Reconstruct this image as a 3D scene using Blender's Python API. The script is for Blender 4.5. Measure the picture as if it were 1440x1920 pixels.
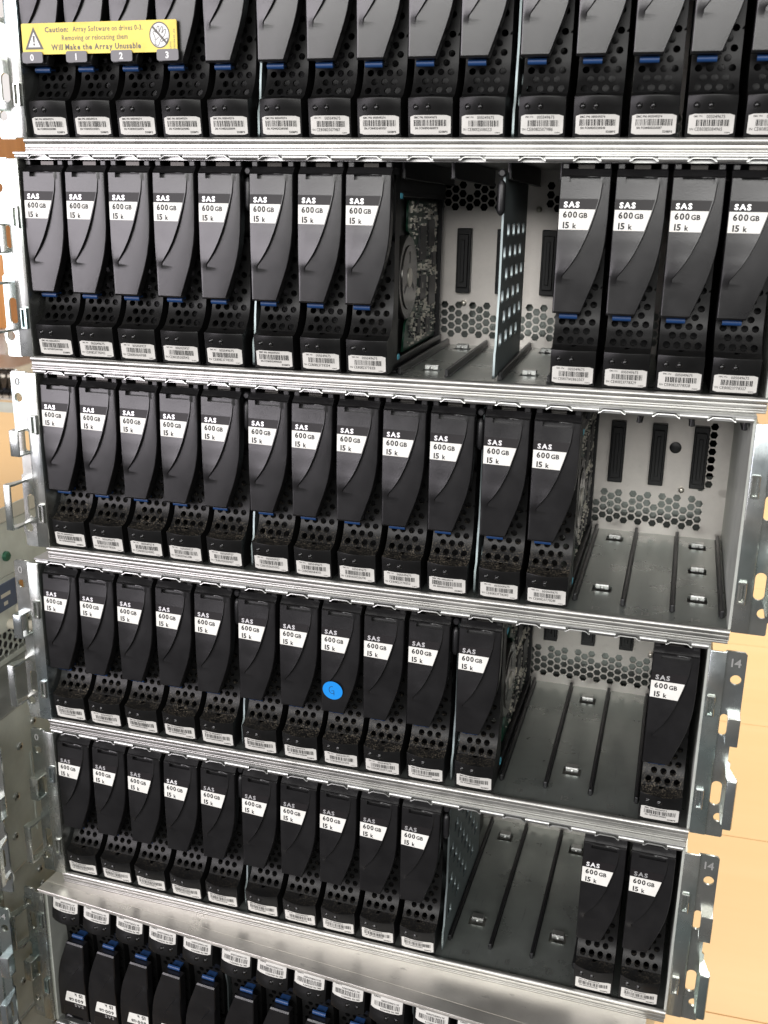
import bpy, bmesh, math, random
import numpy as np
from mathutils import Matrix, Vector

for o in list(bpy.data.objects):
    bpy.data.objects.remove(o, do_unlink=True)
S = bpy.context.scene
COL = S.collection
random.seed(7)
rad = math.radians

# ------------------------------------------------------------------ camera
cam = bpy.data.cameras.new('camera')
cam.sensor_fit = 'HORIZONTAL'; cam.sensor_width = 36.0
cam.lens = 36.0 * 1883.0 / 1440.0
cam.clip_start = 0.02; cam.clip_end = 60
cam.dof.use_dof = True; cam.dof.focus_distance = 0.68; cam.dof.aperture_fstop = 24
co = bpy.data.objects.new('camera', cam); COL.objects.link(co)
co.location = (0.37948, -0.57511, 0.76972)
co.rotation_euler = (1.27904, -0.0169, 0.25343)
S.camera = co
S.render.resolution_x = 768; S.render.resolution_y = 1024

# ------------------------------------------------------------------ light
w = bpy.data.worlds.new('World'); S.world = w; w.use_nodes = True
bg = w.node_tree.nodes['Background']
bg.inputs[0].default_value = (1.0, 0.985, 0.96, 1); bg.inputs[1].default_value = 0.08

def area(name, loc, target, sx, sy, power, color=(1, 1, 1)):
    l = bpy.data.lights.new(name, 'AREA'); l.shape = 'RECTANGLE'
    l.size = sx; l.size_y = sy; l.energy = power; l.color = color
    o = bpy.data.objects.new(name, l); COL.objects.link(o); o.location = loc
    o.rotation_euler = (Vector(target) - Vector(loc)).to_track_quat('-Z', 'Y').to_euler()
    return o
area('window_wall_light', (0.5, -3.3, 1.80), (0.3, 0.0, 0.85), 4.6, 1.15, 134, (1.0, 0.985, 0.96))
area('side_window_light', (-1.9, -2.25, 0.95), (0.0, 0.0, 0.75), 1.7, 1.7, 64, (1.0, 0.93, 1.0))
area('ceiling_panel_light', (0.2, -1.3, 2.6), (0.2, -0.2, 0.7), 1.2, 0.6, 5, (1, 0.98, 0.95))
area('rear_ceiling_light', (0.9, 1.9, 2.5), (0.95, 1.6, 0.0), 1.8, 1.8, 96, (1, 0.965, 0.90))
area('rear_window_light', (-3.6, 1.6, 1.4), (-2.0, 2.6, 0.6), 1.4, 1.4, 60, (0.97, 0.98, 1.0))

S.view_settings.view_transform = 'Standard'; S.view_settings.look = 'None'
S.view_settings.gamma = 1; S.view_settings.exposure = 0.0

# ------------------------------------------------------------------ materials
def new_mat(name):
    m = bpy.data.materials.new(name); m.use_nodes = True
    nt = m.node_tree
    return m, nt, nt.nodes['Principled BSDF']
def nd(nt, t, **kw):
    n = nt.nodes.new(t)
    for k, v in kw.items(): setattr(n, k, v)
    return n
def obj_coord(nt, scale=(1, 1, 1)):
    """object coordinates shifted by a random amount for each object"""
    tc = nd(nt, 'ShaderNodeTexCoord'); oi = nd(nt, 'ShaderNodeObjectInfo')
    mul = nd(nt, 'ShaderNodeMath', operation='MULTIPLY'); mul.inputs[1].default_value = 7.3
    nt.links.new(oi.outputs['Random'], mul.inputs[0])
    add = nd(nt, 'ShaderNodeVectorMath', operation='ADD')
    nt.links.new(tc.outputs['Object'], add.inputs[0]); nt.links.new(mul.outputs[0], add.inputs[1])
    mp = nd(nt, 'ShaderNodeMapping'); mp.inputs['Scale'].default_value = scale
    nt.links.new(add.outputs[0], mp.inputs['Vector'])
    return mp.outputs[0]
def noise(nt, vec, scale, detail=3, rough=0.6):
    n = nd(nt, 'ShaderNodeTexNoise'); n.inputs['Scale'].default_value = scale
    n.inputs['Detail'].default_value = detail; n.inputs['Roughness'].default_value = rough
    nt.links.new(vec, n.inputs['Vector']); return n.outputs['Fac']
def ramp(nt, fac, stops):
    r = nd(nt, 'ShaderNodeValToRGB')
    while len(r.color_ramp.elements) < len(stops): r.color_ramp.elements.new(0.5)
    for e, (p, c) in zip(r.color_ramp.elements, stops):
        e.position = p; e.color = (*c, 1) if len(c) == 3 else c
    nt.links.new(fac, r.inputs['Fac']); return r.outputs['Color']
def g(v): return (v, v, v)
def mixc(nt, fac, a, b, blend='MIX'):
    m = nd(nt, 'ShaderNodeMix', data_type='RGBA', blend_type=blend)
    for sock, v in ((m.inputs[0], fac), (m.inputs[6], a), (m.inputs[7], b)):
        if isinstance(v, (float, int)): sock.default_value = v
        elif isinstance(v, tuple): sock.default_value = (*v, 1)
        else: nt.links.new(v, sock)
    return m.outputs[2]
def bump(nt, height, bsdf, strength, dist):
    b = nd(nt, 'ShaderNodeBump'); b.inputs['Strength'].default_value = strength
    b.inputs['Distance'].default_value = dist
    nt.links.new(height, b.inputs['Height']); nt.links.new(b.outputs[0], bsdf.inputs['Normal'])
def simple(name, col, rough=0.5, metal=0.0):
    m, nt, b = new_mat(name)
    b.inputs['Base Color'].default_value = (*col, 1)
    b.inputs['Roughness'].default_value = rough; b.inputs['Metallic'].default_value = metal
    return m

def mat_handle():
    m, nt, b = new_mat('grained_black_plastic')
    v = obj_coord(nt)
    n1 = noise(nt, v, 1700, 2); n2 = noise(nt, v, 55, 4)
    c = ramp(nt, n2, [(0.3, (0.0055, 0.0053, 0.0058)), (0.75, (0.0105, 0.0102, 0.0108))])
    # light scuffs
    sc = noise(nt, obj_coord(nt, (1, 1, 0.12)), 260, 4, 0.75)
    scm = ramp(nt, sc, [(0.70, g(0)), (0.80, g(0.28))])
    c = mixc(nt, scm, c, (0.09, 0.09, 0.09))
    nt.links.new(c, b.inputs['Base Color'])
    nt.links.new(ramp(nt, n2, [(0.25, g(0.27)), (0.8, g(0.34))]), b.inputs['Roughness'])
    b.inputs['Specular IOR Level'].default_value = 0.72
    bump(nt, n1, b, 0.22, 0.0002)
    return m
def mat_bezel():
    m, nt, b = new_mat('dusty_black_plastic')
    v = obj_coord(nt)
    n2 = noise(nt, v, 70, 4)
    c = ramp(nt, n2, [(0.3, g(0.006)), (0.75, g(0.011))])
    # settled dust on faces that look up, amount per object
    at = nd(nt, 'ShaderNodeAttribute', attribute_type='OBJECT', attribute_name='dust')
    geo = nd(nt, 'ShaderNodeNewGeometry'); sx = nd(nt, 'ShaderNodeSeparateXYZ')
    nt.links.new(geo.outputs['True Normal'], sx.inputs[0])
    up = nd(nt, 'ShaderNodeMapRange'); up.inputs[1].default_value = 0.2; up.inputs[2].default_value = 0.8
    nt.links.new(sx.outputs['Z'], up.inputs[0])
    sp = noise(nt, v, 1100, 2); lg = noise(nt, v, 130, 3)
    spm = ramp(nt, sp, [(0.52, g(0)), (0.64, g(1))])
    lgm = ramp(nt, lg, [(0.35, g(0.15)), (0.7, g(1))])
    mu = nd(nt, 'ShaderNodeMath', operation='MULTIPLY'); nt.links.new(up.outputs[0], mu.inputs[0]); nt.links.new(at.outputs['Fac'], mu.inputs[1])
    mu2 = nd(nt, 'ShaderNodeMath', operation='MULTIPLY'); nt.links.new(mu.outputs[0], mu2.inputs[0]); nt.links.new(spm, mu2.inputs[1])
    mu3 = nd(nt, 'ShaderNodeMath', operation='MULTIPLY'); nt.links.new(mu2.outputs[0], mu3.inputs[0]); nt.links.new(lgm, mu3.inputs[1])
    c = mixc(nt, mu3.outputs[0], c, (0.42, 0.36, 0.27))
    nt.links.new(c, b.inputs['Base Color'])
    b.inputs['Roughness'].default_value = 0.36
    b.inputs['Specular IOR Level'].default_value = 0.24
    bump(nt, noise(nt, v, 1900, 2), b, 0.1, 0.0002)
    return m
def mat_steel(name, base, r0, r1, streak=(1, 1, 1), tint=0.0, dirt=0.5, scale=1.0, metal=0.92):
    m, nt, b = new_mat(name)
    v = obj_coord(nt); vs = obj_coord(nt, streak)
    n1 = noise(nt, v, 35 * scale, 5); n2 = noise(nt, vs, 420 * scale, 4, 0.7); n3 = noise(nt, v, 9, 3)
    c = ramp(nt, n1, [(0.25, tuple(x * 0.80 for x in base)), (0.75, tuple(min(1, x * 1.10) for x in base))])
    c = mixc(nt, ramp(nt, n2, [(0.62, g(0)), (0.75, g(dirt))]), c, tuple(x * 0.30 for x in base))
    if tint > 0:   # zinc iridescence, with teal reflected-sky sheen painted into the colour
        t = ramp(nt, n3, [(0.30, (0.34, 0.60, 0.62)), (0.5, (0.72, 0.72, 0.66)), (0.68, (0.46, 0.62, 0.74))])
        c = mixc(nt, tint, c, t)
    nt.links.new(c, b.inputs['Base Color'])
    b.inputs['Metallic'].default_value = metal
    nt.links.new(ramp(nt, n1, [(0.3, g(r0)), (0.75, g(r1))]), b.inputs['Roughness'])
    bump(nt, n2, b, 0.14, 0.0003)
    return m
def mat_label():
    m, nt, b = new_mat('white_label_paper')
    n = noise(nt, obj_coord(nt), 160, 4)
    nt.links.new(ramp(nt, n, [(0.3, (0.74, 0.73, 0.68)), (0.7, (0.82, 0.82, 0.78))]), b.inputs['Base Color'])
    b.inputs['Roughness'].default_value = 0.42
    return m
def mat_wood():
    m, nt, b = new_mat('pale_wood_laminate')
    v = obj_coord(nt, (0.5, 6, 1))
    n1 = noise(nt, v, 3.2, 6, 0.62); n2 = noise(nt, obj_coord(nt, (0.35, 30, 1)), 9, 4)
    c = ramp(nt, n1, [(0.28, (0.77, 0.49, 0.215)), (0.52, (0.79, 0.505, 0.228)), (0.75, (0.81, 0.53, 0.25))])
    c = mixc(nt, ramp(nt, n2, [(0.62, g(0)), (0.9, g(0.18))]), c, (0.64, 0.42, 0.21))
    nt.links.new(c, b.inputs['Base Color']); b.inputs['Roughness'].default_value = 0.42
    return m
def mat_brownwood():
    m, nt, b = new_mat('brown_wood')
    n1 = noise(nt, obj_coord(nt, (8, 8, 0.5)), 3, 5)
    nt.links.new(ramp(nt, n1, [(0.3, (0.40, 0.17, 0.045)), (0.7, (0.55, 0.26, 0.08))]), b.inputs['Base Color'])
    b.inputs['Roughness'].default_value = 0.45
    return m
def mat_wall():
    m, nt, b = new_mat('white_wall_paint')
    n = noise(nt, obj_coord(nt), 14, 5)
    nt.links.new(ramp(nt, n, [(0.3, g(0.74)), (0.7, g(0.80))]), b.inputs['Base Color'])
    b.inputs['Roughness'].default_value = 0.8
    return m
def mat_pcb():
    m, nt, b = new_mat('green_circuit_board')
    n = noise(nt, obj_coord(nt), 300, 2)
    nt.links.new(ramp(nt, n, [(0.4, (0.004, 0.022, 0.014)), (0.6, (0.012, 0.055, 0.03))]), b.inputs['Base Color'])
    b.inputs['Roughness'].default_value = 0.35
    return m
def mat_yellow():
    m, nt, b = new_mat('yellow_caution_film')
    n = noise(nt, obj_coord(nt), 60, 5)
    nt.links.new(ramp(nt, n, [(0.28, (0.66, 0.50, 0.05)), (0.5, (0.80, 0.62, 0.085)), (0.8, (0.84, 0.66, 0.11))]), b.inputs['Base Color'])
    b.inputs['Roughness'].default_value = 0.4
    return m

M = dict(
    handle=mat_handle(), bezel=mat_bezel(),
    lens=simple('dark_lens', (0.01, 0.01, 0.01), 0.12),
    blue=simple('blue_plastic', (0.012, 0.048, 0.15), 0.40),
    cyan=simple('light_blue_plastic', (0.10, 0.42, 0.55), 0.45),
    label=mat_label(), serial=simple('serial_label_paper', (0.62, 0.61, 0.575), 0.5),
    sasbox=simple('charcoal_print', (0.012, 0.0105, 0.011), 0.42),
    ink=simple('black_ink', (0.012, 0.012, 0.012), 0.7),
    silverink=simple('silver_ink', (0.82, 0.82, 0.82), 0.42, 0.85),
    whiteink=simple('white_ink', (0.8, 0.8, 0.8), 0.5),
    greyink=simple('grey_ink', (0.13, 0.125, 0.11), 0.55),
    tabgrey=simple('grey_tab', (0.16, 0.155, 0.165), 0.45),
    yellow=mat_yellow(),
    dot=simple('blue_paper_dot', (0.008, 0.27, 0.78), 0.55),
    black=simple('black_guide_plastic', (0.010, 0.010, 0.011), 0.38),
    dark=simple('blackened_casting', (0.018, 0.017, 0.016), 0.34, 0.35),
    hub=simple('spindle_cover', (0.055, 0.052, 0.048), 0.20, 0.7),
    chip=simple('chip_epoxy', (0.012, 0.012, 0.013), 0.4),
    solder=simple('solder_and_capacitors', (0.60, 0.57, 0.50), 0.3, 0.75),
    rail=mat_steel('rolled_lip_steel', (0.54, 0.535, 0.51), 0.32, 0.48, (0.04, 1, 1), 0, 0.75),
    ledge=mat_steel('scuffed_ledge_steel', (0.90, 0.87, 0.81), 0.26, 0.55, (0.3, 1, 1), 0, 0.55, 0.55, 0.8),
    steel=mat_steel('galvanised_steel', (0.56, 0.565, 0.55), 0.30, 0.46, (1, 0.2, 1), 0, 0.4),
    ear=mat_steel('zinc_plated_steel', (0.52, 0.53, 0.50), 0.18, 0.34, (1, 1, 0.15), 0.42, 0.45),
    inner=mat_steel('grey_inner_steel', (0.31, 0.335, 0.315), 0.24, 0.40, (1, 0.06, 1), 0, 0.45, 1.0, 0.68),
    back=mat_steel('backplane_steel', (0.74, 0.70, 0.66), 0.42, 0.56, (1, 1, 1), 0, 0.2),
    divider=mat_steel('blue_grey_divider_steel', (0.29, 0.34, 0.345), 0.40, 0.55, (1, 1, 0.2), 0, 0.25),
    server=mat_steel('grey_server_steel', (0.64, 0.665, 0.61), 0.36, 0.55, (1, 1, 1), 0, 0.25, 1.0, 0.4),
    cable=simple('beige_handle_coating', (0.55, 0.51, 0.42), 0.5),
    icon=simple('slate_blue_plate', (0.07, 0.09, 0.14), 0.5),
    green=simple('green_screw_enamel', (0.05, 0.16, 0.10), 0.3, 0.6),
    wood=mat_wood(), brown=mat_brownwood(), wall=mat_wall(),
    stamp=simple('stamped_metal', (0.34, 0.34, 0.33), 0.5, 0.3),
    seam=simple('seam_filler', (0.50, 0.33, 0.17), 0.7),
)

M['sasbox'].node_tree.nodes['Principled BSDF'].inputs['Specular IOR Level'].default_value = 0.3

# ------------------------------------------------------------------ mesh helpers (millimetres in, metres out)
MM = 0.001
def mesh_of(name, verts, faces, mats, fmat=None, smooth=None):
    me = bpy.data.meshes.new(name)
    me.from_pydata([(v[0] * MM, v[1] * MM, v[2] * MM) for v in verts], [], faces)
    for m in (mats if isinstance(mats, (list, tuple)) else [mats]): me.materials.append(M[m])
    if fmat: me.polygons.foreach_set('material_index', fmat)
    if smooth is not None:
        me.shade_smooth(); me.set_sharp_from_angle(angle=rad(smooth))
    me.update(); return me
def bm_mesh(name, bm, mats, smooth=None):
    bmesh.ops.scale(bm, vec=(MM, MM, MM), verts=bm.verts[:])
    bmesh.ops.recalc_face_normals(bm, faces=bm.faces[:])
    me = bpy.data.meshes.new(name); bm.to_mesh(me); bm.free()
    for m in (mats if isinstance(mats, (list, tuple)) else [mats]): me.materials.append(M[m])
    if smooth is not None:
        me.shade_smooth(); me.set_sharp_from_angle(angle=rad(smooth))
    return me
def bx(bm, x0, x1, y0, y1, z0, z1, bev=0.0, seg=1, mi=0, rot=None):
    r = bmesh.ops.create_cube(bm, size=1)
    vs = r['verts']
    for v in vs:
        v.co = Vector((x0 + (v.co.x + .5) * (x1 - x0), y0 + (v.co.y + .5) * (y1 - y0), z0 + (v.co.z + .5) * (z1 - z0)))
    fs = list({f for v in vs for f in v.link_faces})
    for f in fs: f.material_index = mi
    if rot: bmesh.ops.rotate(bm, cent=rot[0], matrix=rot[1], verts=vs)
    if bev > 0:
        es = list({e for v in vs for e in v.link_edges})
        bmesh.ops.bevel(bm, geom=es, offset=bev, segments=seg, affect='EDGES', profile=0.5, material=-1)
def tube(bm, pts, r, n=10, mi=0, cap=True):
    """round bar along a polyline of points"""
    pts = [Vector(p) for p in pts]; rings = []
    for i, p in enumerate(pts):
        d = (pts[min(i + 1, len(pts) - 1)] - pts[max(i - 1, 0)]).normalized()
        a = d.orthogonal().normalized() if i == 0 else (rings_a - d * rings_a.dot(d)).normalized()
        rings_a = a; b = d.cross(a)
        rr = r[i] if isinstance(r, (list, tuple)) else r
        rings.append([bm.verts.new(p + a * math.cos(2 * math.pi * k / n) * rr + b * math.sin(2 * math.pi * k / n) * rr) for k in range(n)])
    for A, B in zip(rings, rings[1:]):
        for k in range(n):
            f = bm.faces.new((A[k], A[(k + 1) % n], B[(k + 1) % n], B[k])); f.material_index = mi
    if cap:
        for q in (rings[0][::-1], rings[-1]):
            f = bm.faces.new(q); f.material_index = mi
def box_mesh(name, mat, *a, **k):
    bm = bmesh.new(); bx(bm, *a, **k); return bm_mesh(name, bm, mat)
_tmp = bpy.data.collections.new('tmp'); COL.children.link(_tmp)
def plate(name, outer, holes, t, mat, plane='xz'):
    """flat plate with holes: 2D outline in mm, thickness t, filled by a 2D curve"""
    cu = bpy.data.curves.new(name, 'CURVE'); cu.dimensions = '2D'; cu.fill_mode = 'BOTH'; cu.extrude = t / 2 * MM
    for loop in [outer] + holes:
        sp = cu.splines.new('POLY'); sp.points.add(len(loop) - 1); sp.use_cyclic_u = True
        for q, (a, b) in zip(sp.points, loop): q.co = (a * MM, b * MM, 0, 1)
    o = bpy.data.objects.new(name, cu); _tmp.objects.link(o)
    bpy.context.view_layer.update()
    me = bpy.data.meshes.new_from_object(o.evaluated_get(bpy.context.evaluated_depsgraph_get()))
    bpy.data.objects.remove(o)
    if plane == 'xz': me.transform(Matrix.Rotation(rad(90), 4, 'X'))
    elif plane == 'yz': me.transform(Matrix(((0, 0, 1, 0), (1, 0, 0, 0), (0, 1, 0, 0), (0, 0, 0, 1))))
    me.name = name; me.materials.clear(); me.materials.append(M[mat]); return me
def circ(x, y, rx, ry=None, n=20):
    ry = ry or rx
    return [(x + rx * math.cos(2 * math.pi * k / n), y + ry * math.sin(2 * math.pi * k / n)) for k in range(n)]
def rrect(x0, x1, y0, y1, r, n=4):
    out = []
    for cx, cy, a in ((x1 - r, y1 - r, 0), (x0 + r, y1 - r, 90), (x0 + r, y0 + r, 180), (x1 - r, y0 + r, 270)):
        for k in range(n + 1):
            t = rad(a + 90 * k / n); out.append((cx + r * math.cos(t), cy + r * math.sin(t)))
    return out
def put(name, me, parent=None, loc=(0, 0, 0), rot=None, label=None, cat=None, group=None, kind=None):
    o = bpy.data.objects.new(name, me); COL.objects.link(o)
    o.location = Vector(loc) * MM
    if rot: o.rotation_euler = rot
    if parent: o.parent = parent
    for k, v in (('label', label), ('category', cat), ('group', group), ('kind', kind)):
        if v: o[k] = v
    return o

# ------------------------------------------------------------------ lettering
CH = "ABCDEFGHIJKLMNOPQRSTUVWXYZabcdefghijklmnopqrstuvwxyz0123456789:.-!_"
GL = {}
def make_glyphs():
    obs = []
    for bold in (0, 1, 2):
        for c in CH:
            cu = bpy.data.curves.new('g', 'FONT'); cu.body = c; cu.size = 1; cu.resolution_u = 2
            cu.offset = (0.006, 0.034, 0.014)[bold]
            o = bpy.data.objects.new('g', cu); _tmp.objects.link(o); obs.append((bold, c, o))
    bpy.context.view_layer.update(); dg = bpy.context.evaluated_depsgraph_get()
    for bold, c, o in obs:
        me = bpy.data.meshes.new_from_object(o.evaluated_get(dg))
        v = np.array([tuple(q.co) for q in me.vertices]).reshape(-1, 3)[:, :2]
        f = [tuple(p.vertices) for p in me.polygons]
        GL[bold, c] = (v, f); bpy.data.meshes.remove(me); bpy.data.objects.remove(o)
make_glyphs()
CAPH = GL[0, 'H'][0][:, 1].max() - GL[0, 'H'][0][:, 1].min()
class Ink:
    """collects flat lettering and bars in a 2D plane (mm), then maps it to a surface"""
    def __init__(s): s.v = []; s.f = []; s.m = []
    def quad(s, x0, x1, y0, y1, mi=0): s.poly([(x0, y0), (x1, y0), (x1, y1), (x0, y1)], mi)
    def poly(s, pts, mi=0):
        n = len(s.v); s.v += pts; s.f.append(tuple(range(n, n + len(pts)))); s.m.append(mi)
    def ring(s, cx, cy, r0, r1, mi=0, n=24):
        for k in range(n):
            a, b = 2 * math.pi * k / n, 2 * math.pi * (k + 1) / n
            s.poly([(cx + r * math.cos(t), cy + r * math.sin(t)) for r, t in ((r0, a), (r1, a), (r1, b), (r0, b))], mi)
    def text(s, t, cap, x, y, align='l', bold=0, mi=0, wid=1.0, track=0.09, rot=0):
        k = cap / CAPH; pen = 0; items = []
        for c in t:
            if c == ' ': pen += 0.30 * k * wid; continue
            v, f = GL[bold, c]
            x0, x1 = v[:, 0].min(), v[:, 0].max()
            items.append((v, f, pen - x0 * k * wid)); pen += ((x1 - x0) + track) * k * wid
        off = {'l': 0, 'r': -pen, 'c': -pen / 2}[align]
        ca, sa = math.cos(rot), math.sin(rot)
        for v, f, dx in items:
            n = len(s.v)
            for a, b in v:
                px, py = a * k * wid + dx + off, b * k
                s.v.append((x + px * ca - py * sa, y + px * sa + py * ca))
            s.f += [tuple(n + i for i in q) for q in f]; s.m += [mi] * len(f)
    def mesh(s, name, surf, mats):
        return mesh_of(name, [surf(a, b) for a, b in s.v], s.f, mats, s.m)

# ------------------------------------------------------------------ the hard drive, x from its left edge, y into the bay, z from its nose bottom
W = 26.7; ZT = 113.0; ZB = 40.0
def xr(v): return W * np.interp(v, [0, .3, .45, .55, .66, .73, .79, .85, .9, .95, 1], [1, 1, .985, .955, .895, .84, .785, .725, .675, .625, .575])
def xc(v): return W * np.interp(v, [0, .155, .27, .38, .46, .54, .61, .66, .70, .72, 1], [.85, .81, .735, .645, .565, .47, .365, .27, .19, .15, .12])
def dep(v): return float(np.interp(v, [0, .1, .25, .45, .6, .67, .70, .72, .745, .77, 1], [.15, .5, 1.2, 2.0, 2.0, 1.6, 1.15, .7, .25, 0, 0]))
def base_y(v): return -0.5 * math.sin(math.pi * min(max(v, 0), 1))
SW = 0.5
def hy(x, v):
    c = xc(v); d = dep(v)
    if x <= c: return base_y(v) - d * (0.30 + 0.70 * x / c)
    return base_y(v) - d * max(0, 1 - (x - c) / SW)
def build_handle():
    vs = [0.0, .008, .026, .045] + list(np.linspace(.07, .70, 30)) + [.71, .72, .732, .745, .757, .77] + list(np.linspace(.79, .985, 9)) + [1.0]
    verts, faces, rows = [], [], []
    def columns(v):
        c, r = xc(v), xr(v)
        xs = [0.0, 0.45] + [c * f for f in (.218, .4, .58, .76, .942, 1.0)] + [c + SW]
        rest = r - (c + SW)
        xs += [c + SW + rest * .4, c + SW + rest * .75, r - .45, r]
        return xs
    ncol = 13
    for ri, v in enumerate(vs):
        row = []
        z = ZT - v * (ZT - ZB)
        xs = columns(v)
        e = 0.9 if ri in (0, len(vs) - 1) else 0.0
        row.append((0.25, 7.0, z))
        for k, x in enumerate(xs):
            ed = 0.85 if k in (0, ncol - 1) else (0.12 if k in (1, ncol - 2) else 0)
            row.append((x, hy(x, v) + max(ed, e), z))
        row.append((xs[-1] - .25, 7.0, z))
        rows.append(row)
    back0 = [(p[0], 7.0, p[2] - .2) for p in rows[0]]; back1 = [(p[0], 7.0, p[2] + .2) for p in rows[-1]]
    rows = [back0] + rows + [back1]
    n = len(rows[0])
    for r in rows: verts += r
    slot_rows = (2, 3)      # rows between v=.008 and v=.045
    for i in range(len(rows) - 1):
        for k in range(n - 1):
            if i in slot_rows and 3 <= k <= 6: continue
            a = i * n + k
            faces.append((a, a + n, a + n + 1, a + 1))
    # recessed finger slot
    def vid(i, k): return i * n + k
    ring = [vid(2, k) for k in range(3, 8)] + [vid(3, 7)] + [vid(4, k) for k in range(7, 2, -1)] + [vid(3, 3)]
    base = len(verts)
    for q in ring: verts.append((verts[q][0], verts[q][1] + 3.2, verts[q][2]))
    for j in range(len(ring)):
        j2 = (j + 1) % len(ring)
        faces.append((ring[j], ring[j2], base + j2, base + j))
    faces.append(tuple(range(base, base + len(ring))))
    # back plate
    faces.append(tuple([vid(0, k) for k in range(n)] + [vid(i, n - 1) for i in range(1, len(rows))] + [vid(len(rows) - 1, k) for k in range(n - 2, -1, -1)] + [vid(i, 0) for i in range(len(rows) - 2, 0, -1)]))
    me = mesh_of('handle', verts, faces, 'handle', smooth=32)
    bm = bmesh.new(); bm.from_mesh(me); bmesh.ops.recalc_face_normals(bm, faces=bm.faces[:]); bm.to_mesh(me); bm.free()
    return me
NW0, NW1 = 0.9, 25.9
def nose_y(x, z):
    t = (x - 13.4) / 12.5
    return 2.0 - (z / 20.0) * (2.5 + 3.6 * (1 - t * t))
PZ = [22.2, 25, 28, 31, 34.5, 38.5, 43, 48, 55, 113]; PY = [5.6, 8.3, 10.5, 12, 13.2, 14, 14.5, 14.8, 15, 15]
_zz = np.linspace(22.2, 113, 600); _yy = np.interp(_zz, PZ, PY)
for _ in range(60): _yy[1:-1] = (_yy[:-2] + 2 * _yy[1:-1] + _yy[2:]) / 4
def prof_y(z): return float(np.interp(z, _zz, _yy))
def build_bezel():
    V, F = [], []; WALLS = []
    idx = {}
    def vert(x, y, z):
        k = (round(x, 3), round(y, 3), round(z, 3))
        if k not in idx: idx[k] = len(V); V.append((x, y, z))
        return idx[k]
    def sv(x, z): return vert(x, prof_y(z), z)
    xs = list(np.linspace(NW0, NW1, 11))
    rows = []
    for z in (0, 5, 10, 15, 19.4): rows.append([(x, nose_y(x, z), z) for x in xs])
    for y, z, b in ((-.25, 20.0, 1), (1.5, 20.35, .6), (3.8, 21.2, .22), (5.6, 22.2, 0)):
        rows.append([(x, y - 3.6 * b * (1 - ((x - 13.4) / 12.5) ** 2), z) for x in xs])
    for A, B in zip(rows, rows[1:]):
        for k in range(len(xs) - 1):
            F.append(tuple(vert(*q) for q in (A[k], A[k + 1], B[k + 1], B[k])))
    zb = [22.2, 27.2, 32.1, 37.0, 41.8, 46.6, 51.5, 56.5, 61.5, 66.5, 71.5, 76.5]
    CW = 5.65; X0 = 13.4 - 2 * CW
    def ring_pts(xa, xb, za, zc):
        cx, cz, hx, hz = (xa + xb) / 2, (za + zc) / 2, (xb - xa) / 2, (zc - za) / 2
        o = []
        for k in range(16):
            a = 2 * math.pi * k / 16; c, s = math.cos(a), math.sin(a)
            m = 1 / max(abs(c), abs(s)); o.append((cx + c * m * hx, cz + s * m * hz))
        return cx, cz, o
    def cell(xa, xb, za, zc):
        cx, cz, o = ring_pts(xa, xb, za, zc)
        i_ = [(cx + 1.95 * math.cos(2 * math.pi * k / 16), cz + 1.85 * math.sin(2 * math.pi * k / 16)) for k in range(16)]
        for k in range(16):
            k2 = (k + 1) % 16
            F.append((sv(*o[k]), sv(*o[k2]), sv(*i_[k2]), sv(*i_[k])))
            def wv(q, e):
                V.append((q[0], prof_y(q[1]) + e, q[1] + e * .12)); return len(V) - 1
            WALLS.append((wv(i_[k], 0), wv(i_[k2], 0), wv(i_[k2], 2.4), wv(i_[k], 2.4)))
    def solid(xa, xb, za, zc):
        hz = (zc - za) / 2; cz = (za + zc) / 2; t = math.tan(rad(22.5))
        L = [za, cz - t * hz, cz, cz + t * hz, zc]
        for a, b in zip(L, L[1:]): F.append((sv(xa, a), sv(xb, a), sv(xb, b), sv(xa, b)))
    for j, (za, zc) in enumerate(zip(zb, zb[1:])):
        zm = (za + zc) / 2
        for a, b in ((NW0, X0), (X0 + 4 * CW, NW1)):
            solid(a, b, za, zc)
        if j % 2 == 0:
            for k in range(4): cell(X0 + k * CW, X0 + (k + 1) * CW, za, zc)
        else:
            for a in (X0, X0 + 3.5 * CW):
                solid(a, a + CW / 2, za, zc)
            for k in range(3): cell(X0 + (k + .5) * CW, X0 + (k + 1.5) * CW, za, zc)
    for za, zc in ((76.5, 95), (95, 113)): solid(NW0, NW1, za, zc)
    # sides going back to the carrier, and underside
    prof = [(nose_y(NW0, z), z) for z in (0, 5, 10, 15, 19.4)] + [(-.25, 20), (1.5, 20.35), (3.8, 21.2), (5.6, 22.2)] + [(prof_y(z), z) for z in list(np.arange(24, 56, 2.0)) + [76.5, 113]]
    for x in (NW0, NW1):
        for (y0, z0), (y1, z1) in zip(prof, prof[1:]):
            F.append((vert(x, y0, z0), vert(x, y1, z1), vert(x, 26, z1), vert(x, 26, z0)))
    F.append((vert(NW0, 2, 0), vert(NW1, 2, 0), vert(NW1, 26, 0), vert(NW0, 26, 0)))
    me = mesh_of('bezel', V, F + WALLS, 'bezel', smooth=40)
    bm = bmesh.new(); bm.from_mesh(me); bm.faces.ensure_lookup_table()
    bmesh.ops.recalc_face_normals(bm, faces=bm.faces[:len(F)]); bm.to_mesh(me); bm.free()
    return me
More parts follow.
